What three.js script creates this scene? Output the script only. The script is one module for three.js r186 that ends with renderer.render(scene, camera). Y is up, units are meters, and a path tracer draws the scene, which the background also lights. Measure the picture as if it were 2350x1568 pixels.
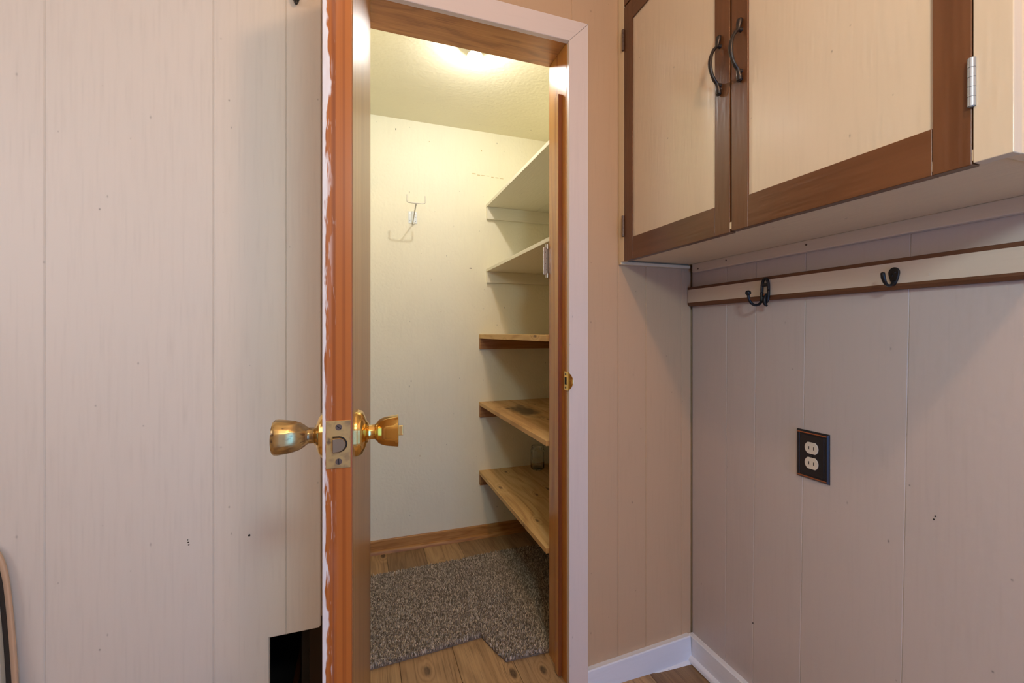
import * as THREE from 'three';
import { RoundedBoxGeometry } from 'three/addons/geometries/RoundedBoxGeometry.js';
import { mergeGeometries, toCreasedNormals } from 'three/addons/utils/BufferGeometryUtils.js';
import { RectAreaLightUniformsLib } from 'three/addons/lights/RectAreaLightUniformsLib.js';

// ------------------------------------------------------------------ camera, light, exposure
// World: x runs right along the closet-door wall, y up, z towards the viewer. The closet floor is y = 0.
const EYE = 1.107;
const scene = new THREE.Scene();
const camera = new THREE.PerspectiveCamera(2 * Math.atan(784 / 1000) * 180 / Math.PI, 2350 / 1568, 0.02, 40);
camera.position.set(0, EYE, 0);
camera.rotation.set(0, -19.13 * Math.PI / 180, 0);
camera.setViewOffset(2350, 1568, 0, 19, 2350, 1568);
scene.add(camera);
{ // daylight outside the unseen windows: pale blue sky, sunlit ground below the horizon
  const w = 64, h = 32, d = new Float32Array(w * h * 4);
  for (let j = 0; j < h; j++) for (let i = 0; i < w; i++) {
    const e = (j + 0.5) / h * 2 - 1, t = Math.max(0, e), c = e < 0 ? [0.62, 0.52, 0.42] : [0.80 - 0.42 * t, 0.92 - 0.34 * t, 1.10 - 0.12 * t];
    d.set([...c, 1], (j * w + i) * 4);
  }
  const t = new THREE.DataTexture(d, w, h, THREE.RGBAFormat, THREE.FloatType);
  t.mapping = THREE.EquirectangularReflectionMapping; t.magFilter = THREE.LinearFilter; t.needsUpdate = true;
  scene.background = t; scene.backgroundIntensity = 0.9;
}
RectAreaLightUniformsLib.init();
const renderer = new THREE.WebGLRenderer();
renderer.toneMapping = THREE.LinearToneMapping;
renderer.toneMappingExposure = 1.0;
renderer.shadowMap.enabled = true;

const UNSEEN_WINDOW = { z: -0.15, y: 1.6, w: 1.1, h: 1.0 };          // unseen, in the left hall wall, placed to light cabinet and panelling
const UNSEEN_LOWWIN = { x: 0.62, y: 0.72, w: 0.8, h: 0.95 };           // unseen, low behind the viewer, placed to light the right wall
const ZB = 1.35;
const dayLight = new THREE.RectAreaLight(new THREE.Color().setRGB(1.0, 0.92, 0.95), 2.1, UNSEEN_WINDOW.w, UNSEEN_WINDOW.h);
dayLight.position.set(-1.46, UNSEEN_WINDOW.y, UNSEEN_WINDOW.z); dayLight.lookAt(1, UNSEEN_WINDOW.y, UNSEEN_WINDOW.z); dayLight.name = 'unseen_window_daylight';
scene.add(dayLight);
const dayLow = new THREE.RectAreaLight(new THREE.Color().setRGB(0.05, 0.34, 1.0), 6.0, UNSEEN_LOWWIN.w, UNSEEN_LOWWIN.h);  // deep blue chosen to tint the lower right wall
dayLow.position.set(UNSEEN_LOWWIN.x, UNSEEN_LOWWIN.y, ZB - 0.03); dayLow.lookAt(UNSEEN_LOWWIN.x, UNSEEN_LOWWIN.y, 0); dayLow.name = 'unseen_low_window_daylight';
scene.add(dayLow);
const UNSEEN_CEILING_LAMP = { x: 0.30, y: 2.27, z: 0.25, power: 1.75, color: [1.0, 0.58, 0.33] };          // unseen ceiling lamp, placed to throw the door shadow on the left panelling
const UNSEEN_LAMP = { x: 0.13, y: 1.64, z: 0.34, power: 1.55, color: [0.76, 0.97, 1.0] };           // unseen cool lamp behind the viewer, placed to light cabinet and right wall
const BULB = { x: 0.411, y: 2.1575, z: -1.615, power: 0.73, color: [1.0, 0.99, 0.98] };

// ------------------------------------------------------------------ helpers
let seed = 1234567;
const rnd = () => { seed = (seed * 1664525 + 1013904223) >>> 0; return seed / 4294967296; };
const rr = (a, b) => a + (b - a) * rnd();
const clamp = (x, a = 0, b = 1) => Math.min(b, Math.max(a, x));
const mix = (a, b, t) => a + (b - a) * t;
const smooth = (a, b, x) => { const t = clamp((x - a) / (b - a)); return t * t * (3 - 2 * t); };
const lerp3 = (a, b, t) => [mix(a[0], b[0], t), mix(a[1], b[1], t), mix(a[2], b[2], t)];
function hash(x, y, s) { let h = (x * 374761393 + y * 668265263 + s * 1442695041) | 0; h = Math.imul(h ^ (h >>> 13), 1274126177); h ^= h >>> 16; return (h >>> 0) / 4294967296; }
function pn(x, y, px, py, s) {          // periodic value noise
  const xi = Math.floor(x), yi = Math.floor(y), fx = x - xi, fy = y - yi;
  const u = fx * fx * (3 - 2 * fx), v = fy * fy * (3 - 2 * fy);
  const m = (a, p) => ((a % p) + p) % p;
  const a = hash(m(xi, px), m(yi, py), s), b = hash(m(xi + 1, px), m(yi, py), s), c = hash(m(xi, px), m(yi + 1, py), s), d = hash(m(xi + 1, px), m(yi + 1, py), s);
  return mix(mix(a, b, u), mix(c, d, u), v);
}
const fbm = (u, v, fx, fy, s, oct = 4) => { let t = 0, a = 0.5, n = 0; for (let i = 0; i < oct; i++) { t += a * pn(u * fx, v * fy, fx, fy, s + i * 17); n += a; a *= 0.5; fx *= 2; fy *= 2; } return t / n; };
const srgb = (x) => x <= 0.0031308 ? x * 12.92 : 1.055 * Math.pow(x, 1 / 2.4) - 0.055;
function tex(w, h, fn, color = true) {  // fn(u, v) -> linear [r, g, b] or a number
  const d = new Uint8Array(w * h * 4);
  for (let j = 0; j < h; j++) for (let i = 0; i < w; i++) {
    const c = fn((i + 0.5) / w, (j + 0.5) / h), k = (j * w + i) * 4;
    if (color) { d[k] = 255 * srgb(clamp(c[0])); d[k + 1] = 255 * srgb(clamp(c[1])); d[k + 2] = 255 * srgb(clamp(c[2])); } else d[k] = d[k + 1] = d[k + 2] = 255 * clamp(c);
    d[k + 3] = 255;
  }
  const t = new THREE.DataTexture(d, w, h);
  t.wrapS = t.wrapT = THREE.RepeatWrapping; t.magFilter = THREE.LinearFilter; t.minFilter = THREE.LinearMipmapLinearFilter; t.generateMipmaps = true;
  if (color) t.colorSpace = THREE.SRGBColorSpace;
  t.needsUpdate = true; return t;
}
const lin = (r, g, b) => new THREE.Color().setRGB(r, g, b);
const mat = (o) => { const { c, ...p } = o; return new THREE.MeshPhysicalMaterial({ ...p, ...(c ? { color: lin(...c) } : {}) }); };

// ------------------------------------------------------------------ materials
const white = [1, 1, 1];
// painted wall panelling: fine vertical brush grain, scuffs and pin holes (map is a tint, the colour is the paint)
function paintGrain(s, grain, mottle, specks) {
  const spots = []; let q = s * 977 + 5; const r = () => { q = (q * 1664525 + 1013904223) >>> 0; return q / 4294967296; };
  for (let i = 0; i < specks; i++) spots.push([r(), r(), 0.0006 + r() * 0.0011, 0.25 + 0.5 * r(), 1 + 2.5 * r() * r()]);
  return tex(768, 768, (u, v) => {
    let t = 1 - grain * Math.pow(fbm(u, v, 190, 12, s, 2), 3) - mottle * (fbm(u, v, 5, 4, s + 50, 4) - 0.5);
    for (const [a, b, rad, k, l] of spots) { const dx = (u - a) / rad, dy = (v - b) / (rad * l); const d = dx * dx + dy * dy; if (d < 4) t *= 1 - k * Math.exp(-d); }
    return [t, t * (1 - 0.01 * (1 - t)), t];
  });
}
const tPanel = paintGrain(11, 0.085, 0.05, 34), tPanelSmooth = paintGrain(23, 0.06, 0.06, 22), tCloset = paintGrain(37, 0.03, 0.09, 30);
const bPanel = tex(512, 512, (u, v) => 0.5 * fbm(u, v, 170, 10, 71, 2) + 0.5 * fbm(u, v, 60, 60, 72, 2), false);
const bStipple = tex(512, 512, (u, v) => fbm(u, v, 110, 90, 81, 3), false);
const bBrush = tex(512, 512, (u, v) => fbm(u, v, 190, 22, 91, 2), false);
function rep(t, x, y = x) { const c = t.clone(); c.repeat.set(x, y); c.needsUpdate = true; return c; }

const M = {};
M.wallLeft = mat({ c: [0.715, 0.67, 0.60], map: tPanel, bumpMap: bPanel, bumpScale: 0.00012, roughness: 0.46 });
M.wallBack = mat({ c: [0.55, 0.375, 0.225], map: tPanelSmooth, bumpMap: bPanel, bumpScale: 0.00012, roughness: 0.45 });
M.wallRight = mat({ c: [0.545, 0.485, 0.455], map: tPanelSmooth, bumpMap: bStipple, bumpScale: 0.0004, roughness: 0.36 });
M.groove = mat({ c: [0.55, 0.44, 0.32], roughness: 0.7 });
M.dark = mat({ c: [0.035, 0.028, 0.022], roughness: 0.9 });
M.cabPaint = mat({ c: [0.66, 0.55, 0.405], map: tPanelSmooth, bumpMap: bBrush, bumpScale: 0.00035, roughness: 0.28, clearcoat: 0.6, clearcoatRoughness: 0.18 });
M.cabFrame = mat({ c: [0.74, 0.60, 0.39], map: tPanelSmooth, bumpMap: bBrush, bumpScale: 0.0004, roughness: 0.45 });
M.rail = mat({ c: [0.655, 0.565, 0.455], map: tPanelSmooth, roughness: 0.42 });
M.trim = mat({ c: [0.74, 0.64, 0.575], map: tPanelSmooth, roughness: 0.42 });
M.baseWhite = mat({ c: [0.80, 0.83, 0.88], map: tPanelSmooth, roughness: 0.42 });
M.closet = mat({ c: [0.89, 0.835, 0.63], map: tCloset, bumpMap: bStipple, bumpScale: 0.0011, roughness: 0.6 });
M.closetCeil = mat({ c: [0.84, 0.78, 0.57], map: tCloset, bumpMap: bStipple, bumpScale: 0.0008, roughness: 0.55 });
M.shelfPaint = mat({ c: [0.84, 0.785, 0.61], map: tPanelSmooth, bumpMap: bBrush, bumpScale: 0.0005, roughness: 0.55 });
const brownBase = tex(512, 512, (u, v) => { const g = fbm(u, v, 90, 4, 131, 3), m = fbm(u, v, 6, 5, 137, 4); return lerp3([0.092, 0.033, 0.011], [0.175, 0.071, 0.029], clamp(0.25 + 0.7 * (g - 0.5) + 0.9 * (m - 0.35))); });
M.brown = mat({ map: brownBase, bumpMap: bBrush, bumpScale: 0.0004, roughness: 0.30, clearcoat: 0.2, clearcoatRoughness: 0.3 });
M.brownEdge = mat({ map: brownBase, roughness: 0.5 });
// varnished fir: the door, its frame
function wood(w, h, s, cols, o = {}) {
  const { rings = 9, fine = 0.35, wob = 1.2, knots = [], pores = 0 } = o;
  return tex(w, h, (u, v) => {
    let kx = 0, kd = 0;
    for (const [a, b, r] of knots) {
      let dx = u - a, dy = (v - b) * (o.aspect || 1); dx -= Math.round(dx); const d = Math.hypot(dx * 1.35, dy * 0.75) / r;
      kx += Math.exp(-d * d * 0.35) * 0.75; kd = Math.max(kd, 1 - smooth(0.35, 1.0, d + 0.25 * (fbm(u, v, 40, 40, s + 5, 2) - 0.5)));
    }
    const n = fbm(u, v, 3, 2, s, 4), x = u * rings + wob * 2 * n + kx * 3.2;
    const ring = 0.5 + 0.5 * Math.sin(x * 6.283 + 2 * fbm(u, v, 8, 3, s + 9, 2));
    const g = fbm(u, v, 120, 4, s + 21, 3), lum = fbm(u, v, 4, 2, s + 33, 3);
    let t = clamp(0.45 * Math.pow(ring, 1.6) + fine * (g - 0.35) + 0.75 * (lum - 0.4));
    let c = t < 0.5 ? lerp3(cols[0], cols[1], t * 2) : lerp3(cols[1], cols[2], t * 2 - 1);
    if (pores) { const p = smooth(0.66, 0.8, fbm(u, v, 160, 10, s + 44, 2)) * pores; c = c.map((q) => q * (1 - p)); }
    return lerp3(c, cols[3] || cols[2].map((q) => q * 0.25), kd * (0.55 + 0.45 * fbm(u, v, 60, 60, s + 61, 2)));
  });
}
const tFir = wood(512, 1024, 201, [[0.60, 0.27, 0.052], [0.47, 0.175, 0.028], [0.26, 0.08, 0.012]], { rings: 5 });
const tFirBrown = wood(512, 1024, 241, [[0.46, 0.22, 0.068], [0.37, 0.16, 0.043], [0.22, 0.082, 0.02]], { rings: 5, fine: 0.8, wob: 3.2 });
M.fir = mat({ map: rep(tFir, 4, 0.6), roughness: 0.22, clearcoat: 0.5, clearcoatRoughness: 0.12 });
M.firHeader = mat({ map: rep(tFirBrown, 2.6, 1.1), c: [1.25, 1.15, 1.0], roughness: 0.36, clearcoat: 0.25, clearcoatRoughness: 0.25 });
M.firRed = mat({ map: rep(wood(256, 512, 251, [[0.26, 0.075, 0.020], [0.20, 0.05, 0.012], [0.12, 0.028, 0.008]], { rings: 5 }), 6, 0.6), roughness: 0.3, clearcoat: 0.3, clearcoatRoughness: 0.2 });
const tDoorFace = wood(512, 1024, 261, [[0.46, 0.25, 0.085], [0.36, 0.17, 0.05], [0.19, 0.075, 0.02]], { rings: 16, fine: 0.9 });
M.doorFace = mat({ map: rep(tDoorFace, 1.6, 0.5), bumpMap: rep(bBrush, 3, 1), bumpScale: 0.0003, roughness: 0.34, clearcoat: 0.12, clearcoatRoughness: 0.2 });
// the latch edge: red-orange varnish with rubbed white paint down the hall-side arris (u across the edge, v up the door)
const tEdge = tex(160, 2048, (u, v) => {
  const n = fbm(u, v, 3, 1, 301, 3), g = fbm(u, v, 22, 3, 305, 3);
  let c = lerp3([0.37, 0.105, 0.018], [0.175, 0.037, 0.006], clamp(0.4 + 1.5 * (n - 0.5) + 0.9 * (g - 0.5) + 0.35 * Math.sin(u * 19 + 2 * n)));
  const wear = smooth(0.5, 0.8, fbm(u, v, 4, 14, 311, 4)) * smooth(0.75, 0.2, u);
  c = lerp3(c, [0.36, 0.17, 0.125], wear * 0.45);
  const edge = 0.085 + 0.20 * smooth(0.50, 0.86, fbm(0.5, v, 1, 26, 317, 4)) + 0.11 * (fbm(u, v, 14, 120, 321, 3) - 0.5);
  const paint = smooth(edge + 0.035, edge - 0.02, u) + 0.8 * smooth(0.62, 0.74, fbm(u, v, 9, 60, 331, 4)) * smooth(0.40, 0.10, u) + 0.5 * smooth(0.70, 0.78, fbm(u, v, 16, 90, 337, 3)) * smooth(0.5, 0.2, u);
  c = lerp3(c, [0.72, 0.69, 0.70], clamp(paint) * (0.8 + 0.2 * fbm(u, v, 10, 90, 341, 2)));
  return lerp3(c, [0.06, 0.02, 0.008], 0.75 * smooth(0.95, 0.985, u));
});
M.doorEdge = mat({ map: tEdge, roughness: 0.3, clearcoat: 0.35, clearcoatRoughness: 0.2 });
M.doorPaint = mat({ c: [0.74, 0.68, 0.62], map: tPanelSmooth, roughness: 0.4 });
const tPine = wood(512, 1024, 401, [[0.68, 0.45, 0.19], [0.59, 0.36, 0.135], [0.41, 0.22, 0.075], [0.12, 0.055, 0.02]], { rings: 8, fine: 0.6, wob: 1.7, aspect: 2.6, knots: [[0.3, 0.22, 0.05], [0.62, 0.38, 0.04], [0.45, 0.6, 0.045], [0.78, 0.72, 0.05], [0.2, 0.86, 0.04], [0.86, 0.12, 0.035], [0.1, 0.5, 0.04]] });
M.pine = mat({ map: rep(tPine, 3.2, 1.0), roughness: 0.6 });
const tStain = wood(256, 1024, 431, [[0.68, 0.45, 0.19], [0.59, 0.36, 0.135], [0.41, 0.22, 0.075], [0.12, 0.055, 0.02]], { rings: 3, fine: 0.6, wob: 1.6, aspect: 3.9, knots: [[0.35, 0.28, 0.09], [0.7, 0.62, 0.07]] });
{ // an old spill: a dark blotch drawn out along the board
  const d = tStain.image.data;
  for (let j = 0; j < 1024; j++) for (let i = 0; i < 256; i++) {
    const u = i / 256, v = j / 1024, a = Math.exp(-(((u - 0.62) / 0.30) ** 2) - (((v - 0.36) / 0.21) ** 2)), k = 1 - 0.72 * clamp(smooth(0.30, 0.95, a + 0.75 * (fbm(u, v, 7, 14, 441, 5) - 0.5)) * smooth(0.1, 0.4, a));
    for (let c = 0; c < 3; c++) d[(j * 256 + i) * 4 + c] *= Math.sqrt(k) * (c ? 0.98 : 1);
  }
}
M.pineStained = mat({ map: tStain, roughness: 0.6 });
M.pineDark = mat({ map: rep(tFirBrown, 5, 1), roughness: 0.5 });
const oak = [0, 1, 2, 3].map((i) => wood(384, 1536, 501 + i * 37, [
  [[0.40, 0.275, 0.155], [0.325, 0.215, 0.115], [0.22, 0.135, 0.068], [0.035, 0.02, 0.012]],
  [[0.27, 0.18, 0.10], [0.215, 0.14, 0.075], [0.15, 0.09, 0.046], [0.03, 0.018, 0.01]],
  [[0.43, 0.30, 0.165], [0.35, 0.235, 0.125], [0.24, 0.15, 0.075], [0.04, 0.022, 0.012]],
  [[0.34, 0.235, 0.135], [0.28, 0.185, 0.10], [0.19, 0.12, 0.062], [0.03, 0.018, 0.01]]][i],
  { rings: 3.2, fine: 0.6, wob: 2.4, aspect: 6.6, pores: 0.35, knots: [[[0.46, 0.30, 0.12], [0.2, 0.8, 0.09]], [[0.7, 0.55, 0.09]], [[0.90, 0.32, 0.12], [0.35, 0.7, 0.08]], [[0.44, 0.35, 0.10]]][i] }));
M.oak = oak.map((t) => mat({ map: t, c: [1.22, 1.13, 0.98], roughness: 0.5, bumpMap: rep(bBrush, 1, 1), bumpScale: 0.0003 }));
const tBrass = tex(256, 256, (u, v) => { const m = smooth(0.42, 0.68, fbm(u, v, 4, 5, 601, 5)), s = smooth(0.62, 0.78, fbm(u, v, 9, 9, 611, 4)); return lerp3(lerp3([0.60, 0.42, 0.17], [0.33, 0.23, 0.115], m), [0.13, 0.09, 0.065], s * 0.8); });
M.brass = mat({ c: [0.86, 0.58, 0.19], metalness: 1, roughness: 0.17 });
M.brassOld = mat({ map: tBrass, metalness: 0.9, roughness: 0.27 });
M.brassPlate = mat({ map: tBrass, metalness: 0.8, roughness: 0.42 });
M.steel = mat({ c: [0.50, 0.49, 0.47], metalness: 0.9, roughness: 0.38 });
M.screw = mat({ c: [0.16, 0.12, 0.10], metalness: 0.8, roughness: 0.45 });
M.zinc = mat({ c: [0.42, 0.45, 0.48], metalness: 0.75, roughness: 0.42 });
M.bronze = mat({ c: [0.032, 0.026, 0.024], metalness: 0.55, roughness: 0.34, clearcoat: 0.3, clearcoatRoughness: 0.3 });
M.hookBlack = mat({ c: [0.014, 0.014, 0.016], metalness: 0.3, roughness: 0.35 });
M.copper = mat({ c: [0.50, 0.18, 0.085], metalness: 0.85, roughness: 0.35 });
M.plate = mat({ c: [0.016, 0.013, 0.015], metalness: 0.2, roughness: 0.34, clearcoat: 0.4, clearcoatRoughness: 0.3 });
M.ivory = mat({ c: [0.70, 0.63, 0.52], roughness: 0.35 });
M.slot = mat({ c: [0.01, 0.01, 0.01], roughness: 0.8 });
M.creamMetal = mat({ c: [0.70, 0.66, 0.54], roughness: 0.4 });
M.whiteMetal = mat({ c: [0.74, 0.78, 0.78], roughness: 0.4 });
M.glass = mat({ c: [0.97, 0.99, 0.97], roughness: 0.02, transmission: 1, thickness: 0.003, ior: 1.5 });
M.pane = mat({ c: white, roughness: 0, transmission: 1, thickness: 0 });
M.rugBack = mat({ c: [0.20, 0.15, 0.105], roughness: 1 });
M.rug = mat({ c: white, roughness: 0.95 });
M.plain = mat({ c: [0.58, 0.42, 0.27], roughness: 0.6 });  // hall walls out of view, tan chosen to bounce warm light
M.ceiling = mat({ c: [0.68, 0.54, 0.38], roughness: 0.8 });  // hall ceiling out of view, tan to warm the bounced light
M.bulb = mat({ c: [0.9, 0.9, 0.9], roughness: 0.3, emissive: lin(1, 0.97, 0.9), emissiveIntensity: 4 });
M.lampGlass = mat({ c: [0.9, 0.85, 0.75], roughness: 0.4, emissive: lin(...UNSEEN_CEILING_LAMP.color), emissiveIntensity: 2 });
M.porcelain = mat({ c: [0.8, 0.78, 0.74], roughness: 0.3 });
M.boardCover = mat({ c: [0.46, 0.44, 0.36], roughness: 0.7 });
M.boardFace = mat({ c: [0.66, 0.50, 0.39], roughness: 0.6 });
M.boardRim = mat({ c: [0.58, 0.40, 0.26], roughness: 0.55 });

// ------------------------------------------------------------------ builders
const used = {};
function uniq(name) { const n = used[name] = (used[name] ?? -1) + 1; return n ? `${name}_${String(n).padStart(3, '0')}` : name; }
function thing(name, label, category, kind, pos = [0, 0, 0]) {
  const g = new THREE.Group(); g.name = uniq(name); g.position.set(...pos); g.userData = { label, category };
  if (kind) g.userData.kind = kind;
  scene.add(g); return g;
}
function part(parent, name, geo, m, label) {
  const o = new THREE.Mesh(geo, m); o.name = uniq(name); o.castShadow = o.receiveShadow = true;
  if (label) o.userData.label = label;
  parent.add(o); return o;
}
const sub = (parent, name) => { const g = new THREE.Group(); g.name = uniq(name); parent.add(g); return g; };
function uvm(g, axis = 1, su = 1, sv = su, ou = null, ov = null) {     // uv in metres, v along axis
  if (g.index) g = g.toNonIndexed();
  const p = g.attributes.position, n = p.count, uv = new Float32Array(n * 2);
  ou ??= rnd(); ov ??= rnd();
  const A = new THREE.Vector3(), B = new THREE.Vector3(), C = new THREE.Vector3();
  for (let i = 0; i < n; i += 3) {
    A.fromBufferAttribute(p, i); B.fromBufferAttribute(p, i + 1); C.fromBufferAttribute(p, i + 2);
    const N = B.clone().sub(A).cross(C.clone().sub(A)), ab = [Math.abs(N.x), Math.abs(N.y), Math.abs(N.z)];
    const k = ab.indexOf(Math.max(...ab));
    let va = axis, ua;
    if (k === axis) { va = (axis + 1) % 3; ua = (axis + 2) % 3; } else ua = 3 - k - axis;
    [A, B, C].forEach((q, j) => { const a = q.toArray(); uv[(i + j) * 2] = a[ua] * su + ou; uv[(i + j) * 2 + 1] = a[va] * sv + ov; });
  }
  g.setAttribute('uv', new THREE.BufferAttribute(uv, 2)); return g;
}
// a board between two corners, edges eased, uv grain along axis
function board(x0, x1, y0, y1, z0, z1, r = 0.0015, axis = 1) {
  const w = x1 - x0, h = y1 - y0, d = z1 - z0;
  const g = r ? new RoundedBoxGeometry(w, h, d, 1, Math.min(r, w / 2.1, h / 2.1, d / 2.1)) : new THREE.BoxGeometry(w, h, d);
  g.translate((x0 + x1) / 2, (y0 + y1) / 2, (z0 + z1) / 2);
  return uvm(g, axis);
}
function prism(pts, depth, bevel = 0, axis = 1) {                      // outline in xy, extruded along +z
  const s = new THREE.Shape(pts.map((q) => new THREE.Vector2(...q)));
  const g = new THREE.ExtrudeGeometry(s, { depth: depth - 2 * bevel, bevelEnabled: bevel > 0, bevelSize: bevel, bevelThickness: bevel, bevelOffset: -bevel, bevelSegments: 1, steps: 1 });
  g.translate(0, 0, bevel); return uvm(g, axis);
}
function sweep(pts, rad, n = 40, m = 12, flat = 1, side = null) {      // tube with a radius along its path; flat squashes it along the in-plane normal
  const c = new THREE.CatmullRomCurve3(pts.map((q) => new THREE.Vector3(...q)), false, 'centripetal');
  const fr = c.computeFrenetFrames(n, false), pos = [], idx = [];
  for (let i = 0; i <= n; i++) {
    const t = i / n, P = c.getPointAt(t), f = t * (rad.length - 1), k = Math.min(rad.length - 2, Math.floor(f)), r = mix(rad[k], rad[k + 1], f - k);
    const T = fr.tangents[i]; let N = fr.normals[i], Bn = fr.binormals[i];
    if (side) { Bn = new THREE.Vector3(...side); N = new THREE.Vector3().crossVectors(Bn, T).normalize(); Bn = new THREE.Vector3().crossVectors(T, N).normalize(); }
    for (let j = 0; j < m; j++) { const a = j / m * 2 * Math.PI, q = P.clone().addScaledVector(N, Math.cos(a) * r * flat).addScaledVector(Bn, Math.sin(a) * r); pos.push(q.x, q.y, q.z); }
  }
  for (let i = 0; i < n; i++) for (let j = 0; j < m; j++) { const a = i * m + j, b = i * m + (j + 1) % m, d = a + m, e = b + m; idx.push(a, b, d, b, e, d); }
  const e0 = pos.length / 3, p0 = c.getPointAt(0), p1 = c.getPointAt(1); pos.push(p0.x, p0.y, p0.z, p1.x, p1.y, p1.z);
  for (let j = 0; j < m; j++) { idx.push(e0, (j + 1) % m, j); idx.push(e0 + 1, n * m + j, n * m + (j + 1) % m); }
  const g = new THREE.BufferGeometry(); g.setAttribute('position', new THREE.Float32BufferAttribute(pos, 3)); g.setIndex(idx); g.computeVertexNormals();
  g.setAttribute('uv', new THREE.Float32BufferAttribute(new Float32Array(pos.length / 3 * 2), 2));
  return g;
}
function lathe(prof, n = 40) { return toCreasedNormals(new THREE.LatheGeometry(prof.map((q) => new THREE.Vector2(...q)), n), 0.6); }
const merge = (list) => mergeGeometries(list.map((g) => { g = g.index ? g.toNonIndexed() : g; for (const k of Object.keys(g.attributes)) if (!['position', 'normal', 'uv'].includes(k)) g.deleteAttribute(k); return g; }));
const disc = (r, t, n = 16) => new THREE.CylinderGeometry(r, r, t, n);

// ================================================================== THE SHELL
const ZW = -1.24, XR = 1.10, FLOOR = -0.03, TOP = 2.46;
const JX0 = 0.006, JX1 = 0.612, JZ = -1.375, HEAD = 2.022;

// floor of the hall: planks
{
  const f = thing('floor', 'brown oak plank floor with knots in the hall', 'floor', 'structure');
  part(f, 'subfloor', board(-1.62, 1.22, FLOOR - 0.12, FLOOR - 0.006, -1.235, ZB + 0.12, 0), M.dark);
  const geo = uvm(new RoundedBoxGeometry(0.1810, 0.008, 1.2, 1, 0.001), 2);
  { const p = geo.attributes.position, u = geo.attributes.uv; for (let i = 0; i < p.count; i++) u.setXY(i, p.getX(i) / 0.182 + 0.5, p.getZ(i) / 1.2); }
  for (let i = 0, x = -1.456; x < 1.08; i++, x += 0.182) for (let k = 0; k < 2; k++) {
    const o = part(f, 'plank', geo, M.oak[(i * 3 + k * 5 + (i >> 1)) % 4]);
    o.position.set(x + 0.091, FLOOR - 0.004, -0.635 + k * 1.2005);
    if ((i + k) % 2) o.rotation.y = Math.PI;
  }
}
// floor of the closet: planks that run in towards its back wall
{
  const f = thing('floor', 'oak plank floor with dark knots inside the closet', 'floor', 'structure');
  part(f, 'subfloor', board(-0.14, 1.09, -0.06, -0.006, -2.31, -1.238, 0), M.dark);
  const seams = [-0.06, 0.122, 0.304, 0.486, 0.668, 0.85, 1.032];
  const rows = [[[-2.30, -1.24, 2, 0.70]], [[-2.30, -1.905, 1, 0.55], [-1.905, -1.24, 0, 0]], [[-2.30, -1.24, 2, -0.065]], [[-2.30, -2.11, 1, 0.2], [-2.11, -1.24, 3, -0.05]], [[-2.30, -1.24, 3, -0.05]], [[-2.30, -1.24, 1, 0.4]]];
  rows.forEach((row, i) => row.forEach(([z0, z1, k, off]) => {
    const g = board(seams[i] + 0.0005, seams[i + 1] - 0.0005, -0.006, 0.0, z0 + 0.0005, z1 - 0.0005, 0.0009, 2), p = g.attributes.position, u = g.attributes.uv;
    for (let q = 0; q < p.count; q++) u.setXY(q, (p.getX(q) - seams[i]) / 0.182, p.getZ(q) / 1.2 + 1.5 + off);
    part(f, 'plank', g, M.oak[k]);
  }));
  part(f, 'plank', board(-0.14, -0.0605, -0.006, 0, -2.30, -1.24, 0.0009, 2), M.oak[1]);
}
// wall with the closet door: framing, panelling with grooves
const wb = thing('wall_back', 'cream grooved panelling round the closet door', 'wall', 'structure');
{
  const T = 0.013, z0 = ZW - T;
  part(wb, 'framing', merge([
    board(-1.62, -0.245, FLOOR, TOP, -1.375, z0 - 0.0005, 0), board(-0.245, -0.033, 0.36, TOP, -1.375, z0 - 0.0005, 0),
    board(-0.029, JX0 - 0.019, FLOOR, TOP, -1.375, z0 - 0.0005, 0),
    board(JX1 + 0.019, 1.22, FLOOR, TOP, -1.375, z0 - 0.0005, 0), board(JX0 - 0.019, JX1 + 0.019, HEAD + 0.02, TOP, -1.375, z0 - 0.0005, 0)]), M.groove);
  const panel = (pts, m) => { const o = part(wb, 'panel', prism(pts, T, 0.0022), m); o.position.z = z0; return o; };
  const rect = (a, b, c = FLOOR, d = TOP) => [[a, c], [b, c], [b, d], [a, d]];
  const g = 0.00005;
  panel(rect(-1.5, -0.962 - g), M.wallLeft); panel(rect(-0.962 + g, -0.656 - g), M.wallLeft);
  const p2 = panel(rect(-0.656 + g, -0.339 - g), M.wallLeft);
  const p3 = panel([[-0.339 + g, FLOOR], [-0.2184, FLOOR], [-0.2184, 0.337], [-0.180 - g, 0.337], [-0.180 - g, TOP], [-0.339 + g, TOP]], M.wallLeft);
  panel([[-0.180 + g, 0.337], [-0.1045, 0.337], [-0.0985, 0.343], [-0.0975, TOP], [-0.180 + g, TOP]], M.wallLeft);
  const nail = (o, x, y, r = 0.0024) => { const h = disc(r, 0.002, 8); h.rotateX(Math.PI / 2); h.translate(x, y, T - 0.0004); part(o, 'nail_hole', h, M.dark); };
  nail(p3, -0.2627, 0.6034, 0.0028); nail(p2, -0.3906, 0.6061, 0.0016); nail(p2, -0.3915, 0.612, 0.0012); nail(p2, -0.3895, 0.600, 0.0018);
  // right of the door, and over it
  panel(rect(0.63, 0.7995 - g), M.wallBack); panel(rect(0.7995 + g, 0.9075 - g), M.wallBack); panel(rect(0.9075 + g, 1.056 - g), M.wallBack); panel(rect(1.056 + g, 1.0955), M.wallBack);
  panel(rect(JX0 - 0.03, 0.63, HEAD + 0.03), M.wallBack);
}
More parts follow.
